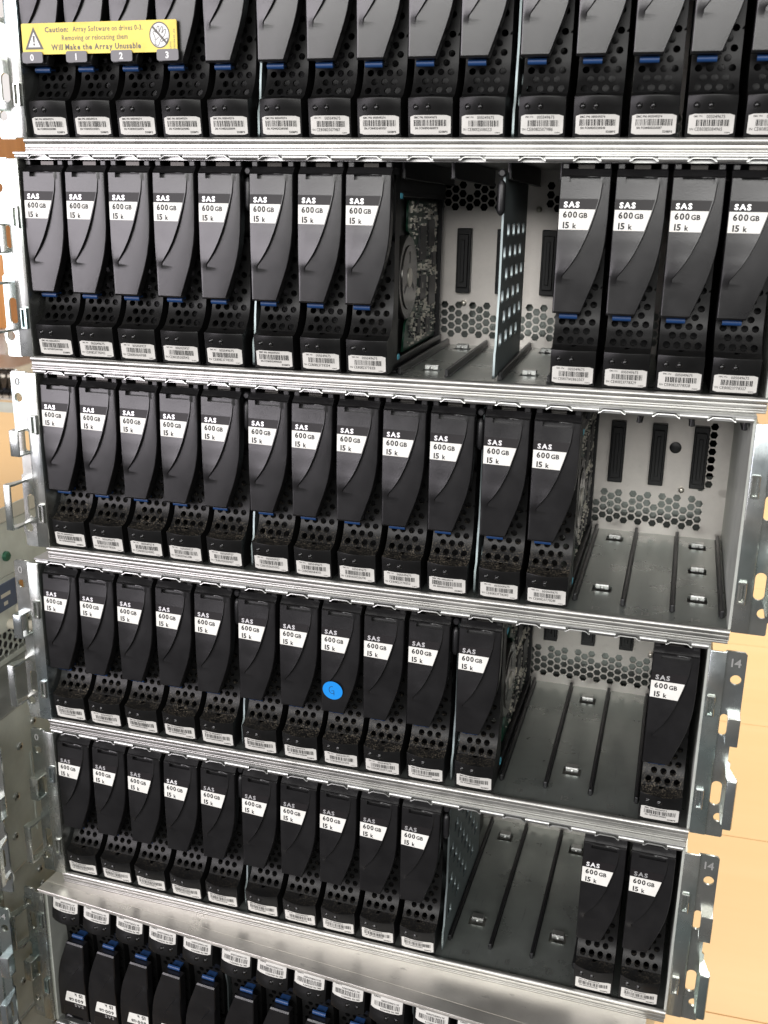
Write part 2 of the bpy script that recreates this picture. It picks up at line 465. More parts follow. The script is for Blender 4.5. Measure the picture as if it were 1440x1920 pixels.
def build_cap():
    bm = bmesh.new()
    # slanted front of the cap
    pr = [(1.2, 113.15), (4.6, 116.6), (24, 116.6), (24, 113.15)]
    a = [bm.verts.new((0.2, y, z)) for y, z in pr]; b = [bm.verts.new((W - .2, y, z)) for y, z in pr]
    bm.faces.new(a); bm.faces.new(b[::-1])
    for k in range(4): bm.faces.new((a[k], b[k], b[(k + 1) % 4], a[(k + 1) % 4]))
    for x0 in (0.4, W - 4.2): bx(bm, x0, x0 + 3.8, 3.4, 8.5, 116.4, 119.6, .5)
    return bm_mesh('pivot_cap', bm, 'handle')
H_ME = build_handle(); BZ_ME = build_bezel(); CAP_ME = build_cap()
def build_latch():
    bm = bmesh.new()
    n = 7; a, b = [], []
    for k in range(n):
        t = math.pi * k / (n - 1)
        a.append(bm.verts.new((3.6, 6.8 - 1.6 * math.sin(t), 38.3 + 1.7 * math.cos(t)))); b.append(bm.verts.new((13.6, 6.8 - 1.6 * math.sin(t), 38.3 + 1.7 * math.cos(t))))
    for k in range(n - 1): bm.faces.new((a[k], b[k], b[k + 1], a[k + 1]))
    bm.faces.new(a); bm.faces.new(b[::-1]); bm.faces.new((a[0], a[-1], b[-1], b[0]))
    bx(bm, 5, 12.2, 6.6, 14.2, 38.2, 39.6, .2)
    return bm_mesh('latch', bm, 'blue', smooth=40)
LATCH_ME = build_latch()
SPRING_ME = box_mesh('spring_tab', 'hub', 8.5, 17.5, 7.5, 8.2, 116.65, 119.2, bev=.2)
def build_lens(x):
    bm = bmesh.new()
    y = nose_y(x, 15.0)
    r = bmesh.ops.create_uvsphere(bm, u_segments=12, v_segments=8, radius=1.45)
    for v in r['verts']: v.co = Vector((x + v.co.x, y + .1 + v.co.y * .7, 15.0 + v.co.z))
    n = 14; A = []; B = []
    for k in range(n):
        t = 2 * math.pi * k / n
        for L, rr, dy in ((A, 1.95, .15), (B, 1.45, -.28)):
            xx, zz = x + rr * math.cos(t), 15 + rr * math.sin(t)
            L.append(bm.verts.new((xx, nose_y(xx, zz) + dy, zz)))
    for k in range(n): bm.faces.new((A[k], A[(k + 1) % n], B[(k + 1) % n], B[k]))
    return bm_mesh('status_lens', bm, 'lens', smooth=40)
LENS = [build_lens(5.6), build_lens(12.6)]
CARRIER_ME = box_mesh('carrier', 'black', 1.6, 25.2, 26.2, 168, -2.6, 112, bev=.4)
def build_size_label(white_sas):
    V, F, FM = [], [], []
    def strip(v0, v1, mi, n):
        rows = []
        for i in range(n + 1):
            v = v0 + (v1 - v0) * i / n; z = ZT - v * (ZT - ZB); xe = xc(v) - .5
            row = []
            for k in range(5):
                x = .55 + (xe - .55) * k / 4; row.append(len(V)); V.append((x, hy(x, v) - .10, z))
            rows.append(row)
        for A, B in zip(rows, rows[1:]):
            for k in range(4): F.append((A[k], B[k], B[k + 1], A[k + 1])); FM.append(mi)
    strip(.162, .2355, 1, 3); strip(.236, .382, 0, 5)
    me = mesh_of('size_label', V, F, ['label', 'sasbox'], FM)
    ink = Ink()
    ink.text('SAS', 2.75, 2.8, 96.8, bold=1, mi=1, wid=1.12)
    ink.text('600', 3.15, 2.6, 91.4, mi=0, bold=1, wid=1.0); ink.text('GB', 2.5, 11.0, 91.4, mi=0, bold=1, wid=1.0)
    ink.text('15', 3.15, 2.9, 85.9, mi=0, bold=1, wid=1.05); ink.text('k', 2.6, 8.2, 85.9, mi=0, bold=1)
    tm = ink.mesh('size_lettering', lambda a, b: (a, hy(a, (ZT - b) / (ZT - ZB)) - .17, b), ['ink', 'whiteink' if white_sas else 'silverink'])
    return me, tm
SIZE = {0: build_size_label(0), 1: build_size_label(1)}
def build_serial_plate():
    V, F = [], []
    n = 10
    prev = None
    for k in range(n + 1):
        x = 2.2 + 22.8 * k / n
        c = 0.7 if k in (0, n) else 0.0
        col = []
        for z in (1.0 + c, 3.5, 8.2, 10.9 - c): col.append(len(V)); V.append((x, nose_y(x, z) - .12, z))
        if prev:
            for j in range(3): F.append((prev[j], col[j], col[j + 1], prev[j + 1]))
        prev = col
    return mesh_of('serial_label', V, F, 'serial')
SERIAL_ME = build_serial_plate()
def serial_ink(pn, sn):
    ink = Ink(); rnd = random.Random(pn + sn)
    if sn[:2] == 'CE' and sn[2] == '8':
        ink.text('EMC PN', .85, 4.6, 9.3); ink.text(pn, 1.55, 11.0, 8.75, wid=.88)
        bar = (6.0, 22.5, 5.0, 8.1)
        ink.text('SN', 1.1, 3.0, 3.0); ink.text(sn, 1.65, 5.6, 2.75, wid=.86)
        ink.text('520BPS', .65, 23.6, 1.55, 'r')
    else:
        ink.text('EMC PN: ' + pn, 1.05, 4.4, 9.2, bold=1, wid=.9)
        bar = (4.2, 23.0, 5.3, 8.5)
        ink.text('SN: ' + sn, 1.05, 4.8, 3.7, bold=1, wid=.86)
        ink.text('520BPS', 1.0, 23.4, 1.9, 'r', bold=1)
    x = bar[0]
    while x < bar[1]:
        wd = rnd.choice((.22, .22, .44, .62)); ink.quad(x, min(x + wd, bar[1]), bar[2], bar[3]); x += wd + rnd.choice((.25, .25, .5))
    return ink.mesh('serial_lettering', lambda a, b: (a, nose_y(a, b) - .19, b), ['ink'])

def build_exposed():
    """the open right-hand side of a drive: rails, casting, motor, circuit board"""
    out = []
    bm = bmesh.new()
    bx(bm, 1.6, 25.4, 26.2, 168, -2.6, 3.2, .3); bx(bm, 24.2, 25.6, 26.2, 168, 3.0, 6.0, .2)
    bx(bm, 1.6, 25.4, 26.2, 168, 104.5, 111.5, .3); bx(bm, 24.2, 25.6, 26.2, 168, 101.5, 104.6, .2)
    bx(bm, 1.6, 24.6, 162, 168, 3.1, 104.6, .3)
    out.append(('carrier', bm_mesh('carrier_frame', bm, 'black'), None))
    bm = bmesh.new(); bx(bm, 2.0, 18.5, 27, 160, 4.0, 103.5, 1.0); bx(bm, 18.4, 19.6, 30, 66, 78, 101, .4)
    out.append(('disk_casting', bm_mesh('disk_casting', bm, 'dark'), None))
    bm = bmesh.new(); cy, cz = 60, 53
    tube(bm, [(18.3, cy, cz), (23.4, cy, cz), (24.2, cy, cz)], [26, 26, 25.2], 40)
    tube(bm, [(24.0, cy, cz), (24.9, cy, cz)], [20, 19.6], 40)
    out.append(('motor', bm_mesh('motor', bm, 'hub', smooth=40), None))
    bm = bmesh.new(); tube(bm, [(24.8, cy, cz), (25.5, cy, cz)], [6.2, 5.8], 24)
    for a in range(3):
        t = rad(90 + 120 * a)
        q = Matrix.Rotation(t, 3, 'X')
        bx(bm, 24.85, 25.0, cy + 9, cy + 16, cz - 1.3, cz + 1.3, 0, rot=((24.9, cy, cz), q), mi=1)
    out.append(('hub', bm_mesh('hub', bm, ['solder', 'black'], smooth=40), 'motor'))
    # board with a bay cut round the motor
    arc = [(cy + 29 * math.cos(rad(a)), cz + 29 * math.sin(rad(a))) for a in range(-80, 81, 10)]
    outl = [(58, 6), (158, 6), (158, 100), (66, 100)] + arc[::-1]
    pm = plate('board', outl, [], 1.4, 'pcb_', 'yz') if False else plate('circuit_board', outl, [], 1.4, 'pcb', 'yz')
    pm.transform(Matrix.Translation((.0212, 0, 0)))
    out.append(('circuit_board', pm, None))
    rnd = random.Random(3)
    for (y0, y1, z0, z1) in ((96, 116, 62, 84), (124, 142, 70, 88), (100, 118, 36, 52), (128, 150, 30, 50), (94, 104, 14, 24), (120, 134, 12, 22), (138, 150, 56, 66)):
        out.append(('chip', box_mesh('chip', 'chip', 21.8, 23.4, y0, y1, z0, z1, bev=.2), 'circuit_board'))
    bm = bmesh.new()
    for k in range(750):
        y = rnd.uniform(70, 156); z = rnd.uniform(8, 98)
        if math.hypot(y - cy, z - cz) < 31: continue
        s = rnd.choice((.6, .8, 1.0, 1.5)); l = s * rnd.choice((1, 1.8, 2.4))
        if rnd.random() < .5: s, l = l, s
        bx(bm, 21.7, 21.9 + rnd.uniform(.5, 1.6), y, y + s, z, z + l, 0, mi=0 if rnd.random() < .62 else 1)
    out.append(('board_components', bm_mesh('board_components', bm, ['solder', 'chip']), 'circuit_board'))
    for z in (5.2, 100.2): out.append(('carrier_clip', box_mesh('carrier_clip', 'cyan', 21.5, 26.0, 27, 33, z, z + 3.2, bev=.4), None))
    return out
M['pcb'] = mat_pcb()
EXPOSED = build_exposed()

PITCH, GAP = 29.28, 3.11
def xi(i): return i * PITCH + (i // 5) * GAP
CX = 221.7           # middle of a chassis in its own x
CH_H = 133.3         # chassis height
NOSE0 = 9.3          # nose bottom above chassis bottom
ORD = 'first second third fourth fifth sixth seventh eighth ninth tenth eleventh twelfth thirteenth fourteenth fifteenth'.split()
DOT = None
def drive(mat4, i, label, group, pn, sn, dust=0.0, white=0, exposed=False, detail=True):
    rnd = random.Random(sn + str(i))
    d = bpy.data.objects.new('hard_drive', None); COL.objects.link(d); d.empty_display_size = .02
    jit = Matrix.Translation(((rnd.uniform(-.25, .25)) * MM, rnd.uniform(-.4, .4) * MM, 0)) @ Matrix.Rotation(rnd.uniform(-.004, .004), 4, 'Z')
    d.matrix_world = mat4 @ Matrix.Translation(((xi(i) + W / 2 - CX) * MM, 0, NOSE0 * MM)) @ jit
    d['label'] = label; d['category'] = 'hard drive'; d['group'] = group
    off = (-W / 2, 0, 0)
    put('handle', H_ME, d, off); put('pivot_cap', CAP_ME, d, off); put('latch', LATCH_ME, d, off)
    b = put('bezel', BZ_ME, d, off); b['dust'] = float(dust)
    for L in LENS: put('status_lens', L, b)
    put('spring_tab', SPRING_ME, d, off)
    s = put('size_label', SIZE[white][0], d, off); put('size_lettering', SIZE[white][1], s)
    l = put('serial_label', SERIAL_ME, d, off)
    put('serial_lettering', serial_ink(pn, sn), l)
    if exposed:
        made = {}
        for nm, me, par in EXPOSED:
            o = put(nm, me, made[par] if par else d, (0, 0, 0) if par else off)
            if nm == 'board_components': o['kind'] = 'stuff'
            made.setdefault(nm, o)
    else:
        put('carrier', CARRIER_ME, d, off)
    return d

# ------------------------------------------------------------------ chassis, x as the drives (0..443), y into depth, z from its bottom; meshes shifted by -CX
XL, XR = -3.0, 446.4
def sh(me):
    me.transform(Matrix.Translation((-CX * MM, 0, 0))); return me
def floor_holes():
    H = []
    for i in range(15):
        if i % 2 == 0:
            for y in ((49, 104, 157) if i == 14 else (50, 158)): H.append((xi(i) + 7.6, xi(i) + 19.6, y - 6.0, y + 5.0))
    return H
FH = floor_holes()
def build_base():
    bm = bmesh.new()
    xs = sorted({XL, XR} | {h[0] for h in FH} | {h[1] for h in FH}); ys = sorted({3.0, 185.0} | {h[2] for h in FH} | {h[3] for h in FH})
    grid = {}
    def v(a, b):
        if (a, b) not in grid: grid[a, b] = bm.verts.new((a, b, 6.3))
        return grid[a, b]
    for a, a2 in zip(xs, xs[1:]):
        for b, b2 in zip(ys, ys[1:]):
            if any(h[0] <= a and a2 <= h[1] and h[2] <= b and b2 <= h[3] for h in FH): continue
            bm.faces.new((v(a, b), v(a2, b), v(a2, b2), v(a, b2)))
    ed = [e for e in bm.edges if e.is_boundary]
    r = bmesh.ops.extrude_edge_only(bm, edges=ed)
    for q in r['geom']:
        if isinstance(q, bmesh.types.BMVert): q.co.z = 4.8
    return sh(bm_mesh('floor_panel', bm, 'inner'))
BASE_ME = build_base()
def build_lip():
    bm = bmesh.new()
    n = 12; pts = []
    for k in range(n + 1):
        t = rad(-80 + 200 * k / n); pts.append((0.6 - 2.1 * math.cos(t - rad(0)) * 1.0, 6.9 + 1.9 * math.sin(t)))
    pts += [(3.0, 6.4)]
    # extruded bead
    xa, xb = XL - 1.2, XR + 1.2
    A = [bm.verts.new((xa, y, z)) for y, z in pts]; B = [bm.verts.new((xb, y, z)) for y, z in pts]
    for k in range(len(pts) - 1): bm.faces.new((A[k], B[k], B[k + 1], A[k + 1]))
    bm.faces.new(A); bm.faces.new(B[::-1])
    for z0, z1, y0 in ((2.6, 5.0, -.8), (1.36, 2.48, -.92), (.0, 1.28, -1.05)):
        bx(bm, xa + .4, xb - .4, y0, 3.2, z0, z1, .28, 2)
    bx(bm, xa + 1.5, xb - 1.5, .2, 3.4, .05, 5.6)
    return sh(bm_mesh('front_lip', bm, 'rail', smooth=40))
LIP_ME = build_lip()
BOTTOM_ME = sh(box_mesh('bottom_panel', 'ledge', XL - 1.4, XR + 1.4, 3.3, 355, .02, 1.2))
def build_ledge():
    bm = bmesh.new()
    bx(bm, XL - 1.6, XR + 1.6, -7.5, 3.3, .02, 1.2, .3, 2); bx(bm, XL - .6, XR + .6, -7.3, -6.2, 1.1, 3.2, .3)
    bx(bm, XL, XR, -1.0, 3.2, 1.3, 5.6)
    return sh(bm_mesh('ledge', bm, 'ledge'))
LEDGE_ME = build_ledge()
def build_top():
    bm = bmesh.new()
    bx(bm, XL - 1.4, XR + 1.4, -1.5, 355, 132.1, CH_H, .2)
    bx(bm, XL, XR, 2.2, 9, 129.0, 132.0)
    return sh(bm_mesh('top_panel', bm, 'steel'))
TOP_ME = build_top()
def build_hooks():
    bm = bmesh.new()
    segs = []; x = XL
    for i in range(15):
        segs.append((x, xi(i) + 6.7)); x = xi(i) + 20.8
    segs.append((x, XR))
    for a, b in segs:
        n = 8; pr = [(-0.2 - 1.75 * math.cos(rad(-90 + 180 * k / n)), 130.9 + 1.65 * math.sin(rad(-90 + 180 * k / n))) for k in range(n + 1)] + [(2.0, 132.5), (2.0, 129.3)]
        A = [bm.verts.new((a, y, z)) for y, z in pr]; B = [bm.verts.new((b, y, z)) for y, z in pr]
        for k in range(len(pr)): bm.faces.new((A[k], B[k], B[(k + 1) % len(pr)], A[(k + 1) % len(pr)]))
        bm.faces.new(A); bm.faces.new(B[::-1])
    for i in range(15):
        a, b = xi(i) + 6.3, xi(i) + 21.2
        path = [(a, 129.7), (a + 1.0, 129.9), (a + 2.3, 131.0), (a + 3.2, 131.3), (b - 3.2, 131.3), (b - 2.3, 131.0), (b - 1.0, 129.9), (b, 129.7)]
        lo = [bm.verts.new((p, -2.6, z - .2)) for p, z in path]; hi = [bm.verts.new((p, -2.5, z + .28)) for p, z in path]
        lb = [bm.verts.new((p, 1.8, z - .3)) for p, z in path]; hb = [bm.verts.new((p, 1.8, z + .4)) for p, z in path]
        for P, Q in ((lo, hi), (hi, hb), (lb, lo)):
            for k in range(len(path) - 1): bm.faces.new((P[k], P[k + 1], Q[k + 1], Q[k]))
    return sh(bm_mesh('hook_rail', bm, 'steel', smooth=35))
HOOK_ME = build_hooks()
WALL_L = sh(box_mesh('side_wall', 'server', XL - 1.4, XL, 1.2, 355, 1.25, 132.05))
WALL_R = sh(box_mesh('side_wall', 'server', XR, XR + 1.4, 1.2, 355, 1.25, 132.05))
MID_ME = sh(box_mesh('air_baffle', 'inner', XL, XR, 196, 197, 6.4, 50))
REAR_ME = sh(box_mesh('rear_panel', 'dark', XL, XR, 353.5, 354.9, 1.25, 132.05))
def build_backplane():
    V, F, idx = [], [], {}
    def vert(x, y, z):
        k = (round(x, 2), round(y, 2), round(z, 2))
        if k not in idx: idx[k] = len(V); V.append((x, y, z))
        return idx[k]
    R = 3.53; cs = 1.5 * R; vp = math.sqrt(3) * R; Y = 180.0
    def hexc(cx, cz, hole):
        o = [(cx + R * math.cos(rad(60 * k)), cz + R * math.sin(rad(60 * k))) for k in range(6)]
        if not hole:
            F.append(tuple(vert(a, Y, b) for a, b in o)); return
        q = .83; i_ = [(cx + R * q * math.cos(rad(60 * k)), cz + R * q * math.sin(rad(60 * k))) for k in range(6)]
        for k in range(6):
            k2 = (k + 1) % 6
            F.append((vert(o[k][0], Y, o[k][1]), vert(o[k2][0], Y, o[k2][1]), vert(i_[k2][0], Y, i_[k2][1]), vert(i_[k][0], Y, i_[k][1])))
            F.append((vert(i_[k][0], Y, i_[k][1]), vert(i_[k2][0], Y, i_[k2][1]), vert(i_[k2][0], Y + 1.2, i_[k2][1]), vert(i_[k][0], Y + 1.2, i_[k][1])))
    ncol = int((XR - XL - 2 * R) / cs)
    x0 = XL + R + ((XR - XL - 2 * R) - (ncol - 1) * cs) / 2
    rnd = random.Random(11)
    for (zs, nr) in ((NOSE0 - 1.0, 6), (NOSE0 - 1.0 + 15 * vp, 5)):
        for c in range(ncol):
            for r in range(nr):
                top_gap = (r == nr - 2 and (c % 4) == 2)
                hole = 0 < r < nr - 1 and not top_gap and 2 <= c < ncol - 2 and not (zs > 50 and (c % 17) in (3, 4, 5))
                hexc(x0 + c * cs, zs + (r + (.5 if c % 2 else 0)) * vp, hole)
    for c in range(ncol - 4, ncol):
        for r in range(6, 15):
            hexc(x0 + c * cs, NOSE0 - 1.0 + (r + (.5 if c % 2 else 0)) * vp, c in (ncol - 3, ncol - 2) and r <= 13)
    def rect(a, b, z0, z1):
        n = len(V); V.extend([(a, Y + .25, z0), (b, Y + .25, z0), (b, Y + .25, z1), (a, Y + .25, z1)]); F.append((n, n + 1, n + 2, n + 3))
    zb, zt = NOSE0 - 1.0, NOSE0 - 1.0 + 15 * vp
    em = x0 + (ncol - 4) * cs
    e0, e1 = x0, x0 + (ncol - 1) * cs
    rect(XL, XR, 6.3, zb + vp * .45); rect(XL, em, zb + 5.5 * vp - .5, zt + vp * .45); rect(XL, XR, zt + 4.5 * vp - .5, 131.9); rect(x0 + (ncol - 1) * cs, XR, zb + 5 * vp, zt + vp)
    rect(XL, e0, zb, zb + 6 * vp); rect(e1, XR, zb, zb + 6 * vp); rect(XL, e0, zt, zt + 6 * vp); rect(e1, XR, zt, zt + 6 * vp)
    return sh(mesh_of('backplane', V, F, 'back'))
BACK_ME = build_backplane()
def build_connector():
    bm = bmesh.new()
    bx(bm, 3.7, 14.2, 173.5, 180, 36 + NOSE0, 82 + NOSE0, .5)
    bx(bm, 5.2, 12.6, 170.5, 173.6, 40 + NOSE0, 78 + NOSE0, .4)
    bx(bm, 7.6, 10.2, 168.5, 170.6, 44 + NOSE0, 74 + NOSE0, .3)
    return sh(bm_mesh('connector', bm, 'black'))
CONN_ME = build_connector()
def build_guide(z0, z1):
    bm = bmesh.new(); bx(bm, -2.2, 0.0, 22, 176, z0, z1, .6, 2); bx(bm, -2.8, .6, 24, 176, z0, z0 + 1.1 if z0 < 50 else z0 + .9, .2)
    return sh(bm_mesh('guide', bm, 'black'))
GUIDE_B, GUIDE_T = build_guide(6.35, 11.2), build_guide(120.5, 131.9)
def build_clip():
    bm = bmesh.new()
    bx(bm, -4.3, 4.3, 2.6, 3.4, 4.6, 9.4, .2); bx(bm, -4.3, 4.3, -2.2, 3.3, 8.9, 9.7, .35, 2); bx(bm, -4.3, 4.3, -2.9, -2.1, 6.6, 9.5, .3, 2)
    r = bmesh.ops.create_uvsphere(bm, u_segments=10, v_segments=6, radius=1.3)
    for v in r['verts']: v.co = Vector((v.co.x, v.co.y * .5 - 2.9, v.co.z + 7.6))
    return bm_mesh('spring_clip', bm, 'steel')
CLIP_ME = build_clip()
def build_stud():
    bm = bmesh.new(); tube(bm, [(0, 0, 0), (0, -3, 0), (0, -3.6, 0)], [2.0, 2.0, 1.2], 12); return bm_mesh('standoff', bm, 'solder', smooth=40)
STUD_ME = build_stud()
def build_dark_hole_disc():
    bm = bmesh.new(); tube(bm, [(0, .6, 0), (0, -.6, 0), (0, -.9, 0)], [4.2, 4.2, 3.6], 18); return bm_mesh('dark_hole_disc', bm, 'black', smooth=40)  # black disc standing in for the darkness of an open backplane hole
HOLE_DISC_ME = build_dark_hole_disc()
def build_divider():
    outl = [(8, 3), (125, 3), (125, 118), (14, 118), (15, 112), (15, 92), (15, 84), (15, 50), (13, 40), (12, 34), (11.0, 22), (8, 17), (8, 5)]
    holes = []
    for r in range(6):
        for c in range(4):
            y = 24 + c * 24 + (12 if r % 2 else 0); z = 24 + r * 12.5
            if y < 116: holes.append(rrect(y - 5.4, y + 5.4, z - 3.8, z + 3.8, 1.4, 2))
    me = plate('divider', outl, holes, 1.2, 'divider', 'yz')
    me.transform(Matrix.Translation((0, 0, 3.4 * MM + 3 * MM))); return me
DIV_ME = build_divider()
def build_pin():
    bm = bmesh.new()
    tube(bm, [(0, 5.5, 101), (0, 5.5, 102.3), (0, 5.5, 104), (0, 5.5, 117), (0, 5.5, 119), (0, 5.5, 120)], [.8, 1.9, 2.4, 2.4, 1.7, .6], 12)
    tube(bm, [(0, 9, 123.5), (0, 5.0, 123.5), (0, 4.2, 123.5)], [2.2, 2.2, 1.5], 12)
    return bm_mesh('bumper_pin', bm, 'black', smooth=40)
PIN_ME = build_pin()
def build_ear(mirror):
    """o = distance outwards from the chassis side, z over nose bottom"""
    s = 1 if mirror else -1
    parts = []
    outl = [(8.8, -1.6), (18.2, -1.6), (19, -.8), (19, 6), (20.2, 8.2), (20.6, 11.7), (20.2, 15), (18.6, 17.2), (18.6, 49), (17, 50.5), (17, 62), (20.4, 63.5), (20.4, 119.2), (19, 120.6), (8.8, 120.6)]
    def loop(L): L = [(s * a, b + NOSE0) for a, b in L]; return L if mirror else L[::-1]
    half1 = rrect(8.9 - .01, 13.2, 66.5, 80.5, 2.0)   # oval beside the bump
    holes = [loop(circ(15.6, 103, 3.1)), loop(rrect(9.6, 14.0, 66.5, 80.5, 2.1)), loop(rrect(9.6, 15.6, 19.5, 36, 2.9)), loop(circ(15.8, 11.7, 3.0))]
    me = plate('flange', loop(outl), holes, 1.5, 'ear'); me.transform(Matrix.Translation((0, -.2 * MM, 0)))
    parts.append(('flange', me, None))
    bm = bmesh.new()
    def b2(a0, a1, *r, **k): bx(bm, min(s * a0, s * a1), max(s * a0, s * a1), *r, **k)
    b2(0, 9.2, -2.4, -.9, -1.2 + NOSE0, 120.2 + NOSE0, bev=.5, seg=2)
    b2(0, 1.2, -1.0, 20, -1.2 + NOSE0, 120.2 + NOSE0)
    b2(8.2, 9.2, -2.0, .4, -1.2 + NOSE0, 120.2 + NOSE0)
    parts.append(('mounting_strip', bm_mesh('mounting_strip', bm, 'ear', smooth=35), None))
    bm = bmesh.new()
    b2(13.4, 20.6, -8.0, -6.8, 63.5 + NOSE0, 81.5 + NOSE0, bev=.5, seg=2); b2(13.4, 20.5, -7.2, -.6, 80.4 + NOSE0, 81.5 + NOSE0, bev=.2); b2(13.4, 20.5, -7.2, -.6, 63.5 + NOSE0, 64.6 + NOSE0, bev=.2)
    parts.append(('raised_strap', bm_mesh('raised_strap', bm, 'ear', smooth=35), None))
    bm = bmesh.new()
    for z in (14.2, 44.4):
        zz = z + NOSE0
        pr = [(16.0, -.8), (18.5, -.8), (22.4, -15.4), (21.0, -16.6), (17.0, -16.6), (16.0, -13)]
        lo = [bm.verts.new((s * a, y, zz)) for a, y in pr]; hi = [bm.verts.new((s * a, y, zz + 1.5)) for a, y in pr]
        bm.faces.new(lo); bm.faces.new(hi[::-1])
        for k in range(len(pr)): bm.faces.new((lo[k], lo[(k + 1) % len(pr)], hi[(k + 1) % len(pr)], hi[k]))
    b2(16.6, 22.0, -17.4, -15.8, 14.0 + NOSE0, 46.1 + NOSE0, bev=.6, seg=2); b2(21.0, 22.3, -16.6, -11.5, 14.1 + NOSE0, 46.0 + NOSE0, bev=.4)
    parts.append(('bracket_handle', bm_mesh('bracket_handle', bm, 'ear', smooth=35), None))
    for z in (85.7, 23.6):
        bm = bmesh.new(); zz = z + NOSE0
        b2(1.0, 2.2, -4.6, -2.2, zz - 6, zz + 6, bev=.3); b2(4.4, 5.6, -4.6, -2.2, zz - 6, zz + 6, bev=.3)
        b2(1.0, 5.6, -4.6, -2.2, zz - 6.6, zz - 5.2, bev=.3); b2(1.0, 5.6, -4.6, -2.2, zz + 5.2, zz + 6.6, bev=.3); b2(2.0, 3.6, -3.6, -2.2, zz - 5.4, zz + 5.4, bev=.2)
        parts.append(('latch_clip', bm_mesh('latch_clip', bm, 'ear', smooth=35), None))
    ink = Ink(); ink.text('14' if mirror else '0', 5.0, s * 15.2, 111.2 + NOSE0, 'c', bold=2, wid=1.1)
    parts.append(('stamped_number', ink.mesh('stamped_number', lambda a, b: (a, -1.3, b), ['stamp']), None))
    for nm, me, _ in parts: me.transform(Matrix.Translation((((XR + 1.4) if mirror else (XL + 1.9)) * MM - CX * MM, 0, 0)))
    return parts
EAR_L, EAR_R = build_ear(False), build_ear(True)
def stamp_mesh(n):
    ink = Ink(); ink.text(str(n), 5.0, 13.3, 12, 'c', wid=1.15)
    return sh(ink.mesh('stamped_number', lambda a, b: (a, b, 6.36), ['steel']))
SIDE_RIVET = None
def chassis(mat4, label, empties, group='stacked disk arrays', dividers=True, ledge=False):
    c = bpy.data.objects.new('disk_array', None); COL.objects.link(c); c.empty_display_size = .05
    c.matrix_world = mat4
    c['label'] = label; c['category'] = 'disk array'; c['group'] = group
    fl = put('floor_panel', BASE_ME, c); put('ledge', LEDGE_ME, c) if ledge else put('front_lip', LIP_ME, c); put('bottom_panel', BOTTOM_ME, c)
    put('top_panel', TOP_ME, c); put('hook_rail', HOOK_ME, c)
    put('side_wall', WALL_L, c); put('side_wall', WALL_R, c); put('rear_panel', REAR_ME, c)
    put('air_baffle', MID_ME, c)
    bp = put('backplane', BACK_ME, c)
    for i in empties:
        put('connector', CONN_ME, bp, (xi(i), 0, 0))
    for k, (x, z) in enumerate(((246.8, 28.3), (298.8, 96), (414.8, 33), (110, 30))): put('standoff', STUD_ME, bp, (x - CX, 180, z + NOSE0))
    if 13 in empties: put('dark_hole_disc', HOLE_DISC_ME, bp, (407.7 - CX, 179.4, 64.4 + NOSE0))
    gs = sorted({i for e in empties for i in (e, e + 1)})
    for i in gs:
        x = xi(i) if i < 15 else 444.8
        put('guide', GUIDE_B, c, (x, 0, 0)); put('guide', GUIDE_T, c, (x, 0, 0))
    for i in empties:
        if i % 2 == 0:
            for y in ((49, 104, 157) if i == 14 else (50, 158)): put('spring_clip', CLIP_ME, fl, (xi(i) + 13.6 - CX, y, 0))
        put('stamped_number', stamp_mesh(i), fl, (xi(i), 0, 0))
    if dividers:
        for i in (5, 10):
            dv = put('divider', DIV_ME, c, (xi(i) - 2.9 - CX, 0, 0)); put('bumper_pin', PIN_ME, c, (xi(i) - 2.9 - CX, 0, 0))
    for parts in (EAR_L, EAR_R):
        f = None
        for nm, me, _ in parts:
            o = put(nm, me, c if nm in ('flange', 'mounting_strip') else f)
            if nm == 'flange': f = o
    return c

def row_matrix(dx, dy, yaw, zb, flip=False):
    m = Matrix.Translation((0.21 + dx, dy, zb)) @ Matrix.Rotation(yaw, 4, 'Z') @ Matrix.Translation((CX * MM - .21, 0, 0))
    return m
ROWS = {1: row_matrix(.0031, .0079, .0021, .8004), 2: row_matrix(0, 0, 0, .6670), 3: row_matrix(-.0054, .0006, -.0369, .5336),
        4: row_matrix(-.0149, -.0007, -.0354, .4002), 5: row_matrix(-.0159, -.0017, -.0493, .2668)}
ROW6 = Matrix.Translation((.2217 - .0304, -.0245, .2667)) @ Matrix.Rotation(-.1156, 4, 'Z') @ Matrix.Rotation(math.pi, 4, 'Y')
ROW7 = row_matrix(-.02, .012, -.06, 0.0)

